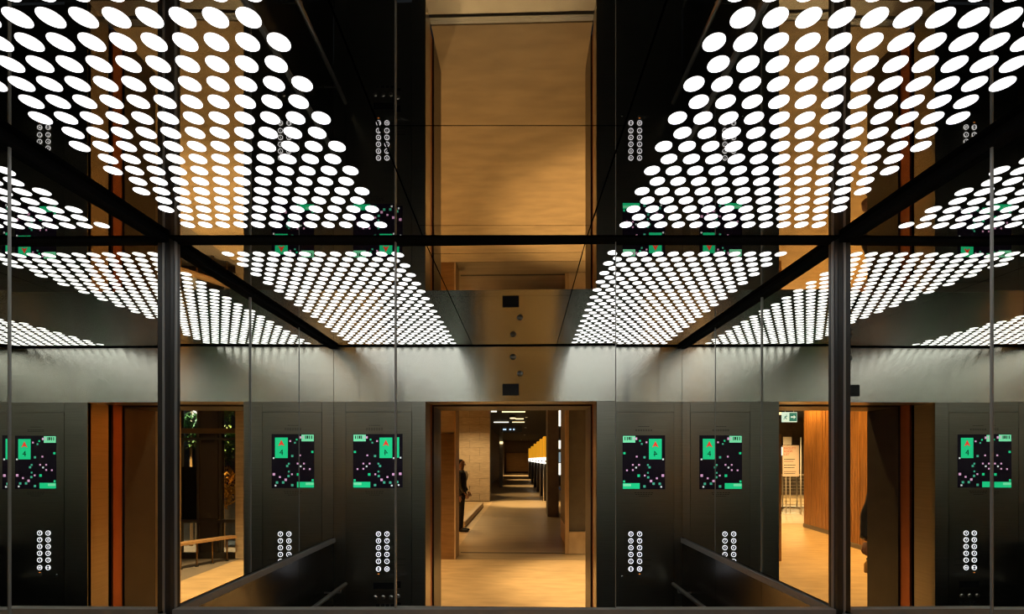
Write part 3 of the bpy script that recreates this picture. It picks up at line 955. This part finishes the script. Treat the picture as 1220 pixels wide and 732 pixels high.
o = tube('stand_pole', [((Xp - 70) * U, yp + 0.16, 0.0), ((Xp - 70) * U, yp + 0.16, vz(522, zp))], 0.016, 'white_paint', None, 10)
tag(o, 'separate white pole standing just beside the poster board', 'pole')

zx = 6.4
Xe = 782 - (928 - 610) * zx
he0, he1 = vz(503, zx), vz(492.5, zx)
t = thing('exit_sign', (Xe * U, ry(zx), he0), 'green and white exit sign with running figure and arrow hanging from the ceiling', 'sign')
we_, hh = 52 * U, (he1 - he0)
box('case', Xe * U - we_ - 0.01, Xe * U + we_ + 0.01, ry(zx) - 0.05, ry(zx), he0 - 0.012, he1 + 0.012, 'exit_white', t, 0.004)
ye = ry(zx) + 0.001
box('green_field', Xe * U - we_, Xe * U + 0.012, ye, ye + 0.002, he0 + 0.012, he1 - 0.006, 'exit_green', t)
box('green_door', Xe * U + 0.05, Xe * U + we_ - 0.006, ye, ye + 0.002, he0 + 0.012, he1 - 0.006, 'exit_white', t)
cx, cz = Xe * U - we_ * 0.48, (he0 + he1) / 2
poly('arrow', [(cx - 0.062, ye + 0.004, cz), (cx - 0.01, ye + 0.004, cz + 0.05), (cx - 0.01, ye + 0.004, cz + 0.018), (cx + 0.06, ye + 0.004, cz + 0.018), (cx + 0.06, ye + 0.004, cz - 0.018), (cx - 0.01, ye + 0.004, cz - 0.018), (cx - 0.01, ye + 0.004, cz - 0.05)], 'exit_white', t, -0.001)
bm = bmesh.new()
fx = Xe * U + we_ * 0.55
for pts, r in (([(0.0, 0.02), (0.02, -0.012)], 0.010), ([(0.02, -0.012), (-0.012, -0.03), (-0.004, -0.06)], 0.008), ([(0.02, -0.012), (0.035, -0.036), (0.06, -0.044)], 0.008), ([(0.0, 0.02), (-0.03, 0.004)], 0.006), ([(0.0, 0.02), (0.03, 0.012), (0.04, -0.01)], 0.006)):
    add_tube(bm, [(fx + a, ye + 0.004, cz + b) for a, b in pts], r, 6)
bmesh.ops.create_icosphere(bm, subdivisions=2, radius=0.012, matrix=Matrix.Translation((fx - 0.008, ye + 0.004, cz + 0.042)))
finish('running_figure', bm, 'exit_green', t)
for dx in (-0.10, 0.10):
    tube('rod', [(Xe * U + dx, ry(zx) - 0.025, he1 + 0.012), (Xe * U + dx, ry(zx) - 0.025, LOBBY_H)], 0.006, 'white_paint', t, 8)
t = thing('strip_lamp', (-1350 * U, ry(7.4), vz(493.5, 7.4)), 'short white strip lamp over the lounge next to the exit sign', 'ceiling lamp', 'strip lamps of the corridor ceiling')
bxz('diffuser', -1600, -1300, 7.4, 7.46, vz(494.5, 7.4), vz(492, 7.4), 'warm_lamp', t, 0.004)
bxz('housing', -1600, -1300, 7.4, 7.46, vz(491.9, 7.4), vz(490.5, 7.4), 'kiosk_dark', t)
tube('rod', [(-1450 * U, ry(7.43), vz(490.6, 7.4)), (-1450 * U, ry(7.43), LOBBY_H)], 0.006, 'kiosk_dark', t, 6)


# ------------------------------------------------------------------ people
def skin(name, chains, mat, parent, M, levels=1):
    """chains: lists of (x, y, z, radius[, radius2]); the first point of each is its root; ('@', chain, index) starts a branch."""
    me = bpy.data.meshes.new(name + '_skeleton')
    verts, edges, rads, roots, ids = [], [], [], [], {}
    for ci, ch in enumerate(chains):
        prev = None
        for k, p in enumerate(ch):
            if p[0] == '@':
                prev = ids[(p[1], p[2])]
                continue
            verts.append(M @ Vector(p[:3]))
            rads.append((p[3], p[4] if len(p) > 4 else p[3]))
            ids[(ci, k)] = len(verts) - 1
            if prev is None:
                roots.append(len(verts) - 1)
            else:
                edges.append((prev, len(verts) - 1))
            prev = len(verts) - 1
    me.from_pydata(verts, edges, [])
    o = bpy.data.objects.new(name, me)
    COL.objects.link(o)
    md = o.modifiers.new('skin', 'SKIN')
    md.use_smooth_shade = True
    if not me.skin_vertices:
        bm = bmesh.new()
        bm.from_mesh(me)
        bm.verts.layers.skin.verify()
        bm.to_mesh(me)
        bm.free()
    for i, sv in enumerate(me.skin_vertices[0].data):
        sv.radius = rads[i]
        sv.use_root = i in roots
    sb = o.modifiers.new('smooth', 'SUBSURF')
    sb.levels = levels
    sb.render_levels = levels
    dg = bpy.context.evaluated_depsgraph_get()
    m2 = bpy.data.meshes.new_from_object(o.evaluated_get(dg))
    bpy.data.objects.remove(o)
    bm = bmesh.new()
    bm.from_mesh(m2)
    bpy.data.meshes.remove(m2)
    return finish(name, bm, mat, parent, smooth=True)


def hand_chains(w, d, side, fwd, curl):
    """Wrist w, direction d of the hand, side = towards the thumb, fwd = towards the palm."""
    w, d, side, fwd = Vector(w), Vector(d).normalized(), Vector(side).normalized(), Vector(fwd).normalized()
    pal = w + d * 0.045
    ch = [[(*w, 0.026, 0.022), (*pal, 0.036, 0.017), (*(w + d * 0.085), 0.036, 0.015)]]
    for off, ln in ((0.028, 0.070), (0.010, 0.080), (-0.009, 0.074), (-0.027, 0.058)):
        a = w + d * 0.070 + side * off
        b = w + d * 0.092 + side * off * 1.12
        p1 = b + (d * math.cos(curl * 0.5) + fwd * math.sin(curl * 0.5)) * ln * 0.45
        p2 = p1 + (d * math.cos(curl) + fwd * math.sin(curl)) * ln * 0.32
        p3 = p2 + (d * math.cos(curl * 1.5) + fwd * math.sin(curl * 1.5)) * ln * 0.25
        ch.append([(*a, 0.010), (*b, 0.0095), (*p1, 0.0085), (*p2, 0.008), (*p3, 0.0065)])
    a = w + d * 0.025 + side * 0.018
    b = w + d * 0.048 + side * 0.046 + fwd * 0.008
    c = w + d * 0.078 + side * 0.054 + fwd * 0.024
    e = w + d * 0.100 + side * 0.050 + fwd * 0.036
    ch.append([(*a, 0.013), (*b, 0.0115), (*c, 0.010), (*e, 0.008)])
    return ch


def person(loc, rz, label, coat, arms, puffy=False, H=1.72, lean=0.0, look=0.0):
    """Local frame: the figure faces +Y, x to its right is +X."""
    k = H / 1.75
    t = thing('person', loc, label, 'person')
    M = Matrix.Translation(loc) @ Matrix.Rotation(rz, 4, 'Z') @ Matrix.Scale(k, 4)
    hd = lean * 0.5
    body = [[(0, 0, 0.95, 0.15, 0.11), (0, lean * 0.1, 1.10, 0.135, 0.10), (0, lean * 0.25, 1.27, 0.155, 0.11), (0, lean * 0.35, 1.40, 0.13, 0.085), (0, lean * 0.42, 1.47, 0.06, 0.058), (0, hd + 0.005, 1.535, 0.056, 0.062),
             (0, hd + 0.012, 1.60, 0.070, 0.088), (0, hd + 0.004, 1.665, 0.076, 0.095), (0, hd - 0.004, 1.715, 0.058, 0.072)]]
    for sx in (-1, 1):
        body.append([('@', 0, 0), (sx * 0.095, 0, 0.86, 0.088), (sx * 0.10, 0.015, 0.50, 0.056), (sx * 0.105, -0.01, 0.10, 0.038), (sx * 0.11, 0.05, 0.045, 0.038), (sx * 0.12, 0.15, 0.03, 0.028)])
    for sx in (-1, 1):
        e, w = arms[0 if sx < 0 else 1][:2]
        body.append([('@', 0, 3), (sx * 0.185, lean * 0.35, 1.395, 0.055), (*e, 0.040), (*w, 0.026)])
    for sx in (-1, 1):
        e, w, side, fwd, curl = arms[0 if sx < 0 else 1]
        body += hand_chains(w, Vector(w) - Vector(e), side, fwd, curl)
    b = skin('body', body, 'skin', t, M)
    # face
    def P(x, y, z):
        return M @ Vector((x, hd + y, z))
    bm = bmesh.new()
    for x in (-0.031, 0.031):
        bmesh.ops.create_icosphere(bm, subdivisions=2, radius=0.011 * k, matrix=Matrix.Translation(P(x, 0.083, 1.625)))
    finish('eyes', bm, 'eye_white', b, smooth=True)
    bm = bmesh.new()
    for x in (-0.031, 0.031):
        bmesh.ops.create_icosphere(bm, subdivisions=2, radius=0.0062 * k, matrix=Matrix.Translation(P(x, 0.0905, 1.625)))
    finish('pupils', bm, 'hair', b, smooth=True)
    tube('nose', [P(0, 0.088, 1.628), P(0, 0.108, 1.592), P(0, 0.092, 1.578)], [0.008, 0.014, 0.012], 'skin', b, 8)
    tube('mouth', [P(-0.024, 0.086, 1.555), P(0, 0.095, 1.553), P(0.024, 0.086, 1.555)], [0.004, 0.008, 0.004], 'lip', b, 8)
    for x in (-1, 1):
        tube('ear', [P(x * 0.076, -0.005, 1.64), P(x * 0.086, -0.012, 1.615), P(x * 0.078, -0.002, 1.585)], [0.010, 0.016, 0.009], 'skin', b, 8)
    hair = [[(0, hd - 0.030, 1.585, 0.070, 0.062), (0, hd - 0.028, 1.65, 0.084, 0.082), (0, hd - 0.014, 1.705, 0.074, 0.086), (0, hd - 0.012, 1.735, 0.050, 0.060)]]
    skin('hair', hair, 'hair', t, M)
    # coat with sleeves down to the wrists
    g = 0.034 if not puffy else 0.045
    co = [[(0, -0.005, 0.77, 0.180 + g * 0.4, 0.150 + g * 0.4), (0, 0, 0.95, 0.165 + g, 0.125 + g), (0, lean * 0.1, 1.10, 0.150 + g, 0.115 + g), (0, lean * 0.25, 1.27, 0.165 + g, 0.120 + g), (0, lean * 0.35, 1.40, 0.14 + g, 0.092 + g), (0, lean * 0.40, 1.462, 0.075, 0.072)]]
    for sx in (-1, 1):
        e, w = (Vector(v) for v in arms[0 if sx < 0 else 1][:2])
        s0 = Vector((sx * 0.19, lean * 0.35, 1.395))
        c = [('@', 0, 4), (*s0, 0.068 + g * 0.6)]
        if puffy:
            for f in (0.25, 0.5, 0.75):
                c.append((*s0.lerp(e, f), 0.076 if f != 0.5 else 0.066))
            for f in (0, 0.2, 0.4, 0.6, 0.8, 0.93):
                c.append((*e.lerp(w, f), 0.074 - 0.016 * f if int(f * 10) % 4 == 0 else 0.060 - 0.014 * f))
        else:
            c += [(*e, 0.053), (*e.lerp(w, 0.55), 0.047), (*e.lerp(w, 0.95), 0.040)]
        co.append(c)
    skin('coat', co, coat, t, M)
    tr = [[(0, 0, 0.93, 0.160, 0.122), (0, 0, 0.86, 0.155, 0.118)]]
    for sx in (-1, 1):
        tr.append([('@', 0, 0), (sx * 0.096, 0, 0.80, 0.100), (sx * 0.10, 0.012, 0.50, 0.074), (sx * 0.105, -0.008, 0.12, 0.064), (sx * 0.106, -0.005, 0.06, 0.066)])
    skin('trousers', tr, 'suit', t, M)
    for sx in (-1, 1):
        skin('shoe', [[(sx * 0.108, -0.04, 0.048, 0.045, 0.046), (sx * 0.110, 0.05, 0.046, 0.046, 0.044), (sx * 0.118, 0.15, 0.036, 0.046, 0.034), (sx * 0.122, 0.215, 0.030, 0.034, 0.026)]], 'shoe', t, M)
    if not puffy:
        skin('shirt_collar', [[(0, lean * 0.40 + 0.002, 1.465, 0.088, 0.092), (0, lean * 0.43 + 0.004, 1.512, 0.074, 0.080)]], 'shirt', t, M)
        tube('shirt_front', [M @ Vector((0, lean * 0.38 + 0.112, 1.44)), M @ Vector((0, lean * 0.3 + 0.150, 1.34)), M @ Vector((0, lean * 0.2 + 0.150, 1.22))], [0.030, 0.034, 0.010], 'shirt', t, 10)
    return t, M


# suited person in the corridor, side-on, hands held together in front
person((-466 * U, ry(6.26), 0), R(-90), 'person in a dark suit with white collar standing side-on beside the bronze partition', 'suit',
       [((-0.245, 0.02, 1.13), (-0.20, 0.13, 0.93), (0.3, 0.8, 0.3), (1, -0.3, 0), 0.6), ((0.245, 0.02, 1.13), (0.19, 0.15, 0.95), (-0.3, 0.8, 0.3), (-1, -0.3, 0), 0.6)], H=1.74, lean=0.03)
# person outside the door, left of it: only a padded sleeve and a hand show past the jamb
hx, hy = -352 * U, ry(2.62)
t, M = person((hx - 0.335, hy - 0.03, 0), R(0), 'person in a black padded jacket standing just outside the door, holding a bottle', 'puffer',
              [((-0.26, -0.02, 1.13), (-0.27, 0.06, 0.89), (0.4, 1, 0), (1, -0.3, 0), 0.5), ((0.27, -0.02, 1.13), (0.325, 0.03, 0.90), (-0.3, 1, 0), (-1, -0.3, 0), 0.9)], puffy=True, H=1.75)
w = M @ Vector((0.318, 0.050, 0.700))
bt = thing('bottle', (w.x, w.y, w.z - 0.105), 'small amber bottle hanging from the hand of the person in the padded jacket', 'bottle')
bm = bmesh.new()
prof = [(0.0, -0.105), (0.030, -0.105), (0.033, -0.098), (0.033, -0.02), (0.020, 0.0), (0.013, 0.012), (0.013, 0.03), (0.0, 0.03)]
n = 18
prev = None
for r, z in prof:
    ring = [bm.verts.new((w.x + max(r, 0.0005) * math.cos(6.2832 * k / n), w.y + max(r, 0.0005) * math.sin(6.2832 * k / n), w.z + z)) for k in range(n)]
    if prev:
        for k in range(n):
            bm.faces.new((prev[k], prev[(k + 1) % n], ring[(k + 1) % n], ring[k]))
    prev = ring
finish('glass', bm, 'bottle_amber', bt, smooth=True)
tube('cap', [(w.x, w.y, w.z + 0.024), (w.x, w.y, w.z + 0.040)], 0.0145, 'edge_steel', bt, 14)
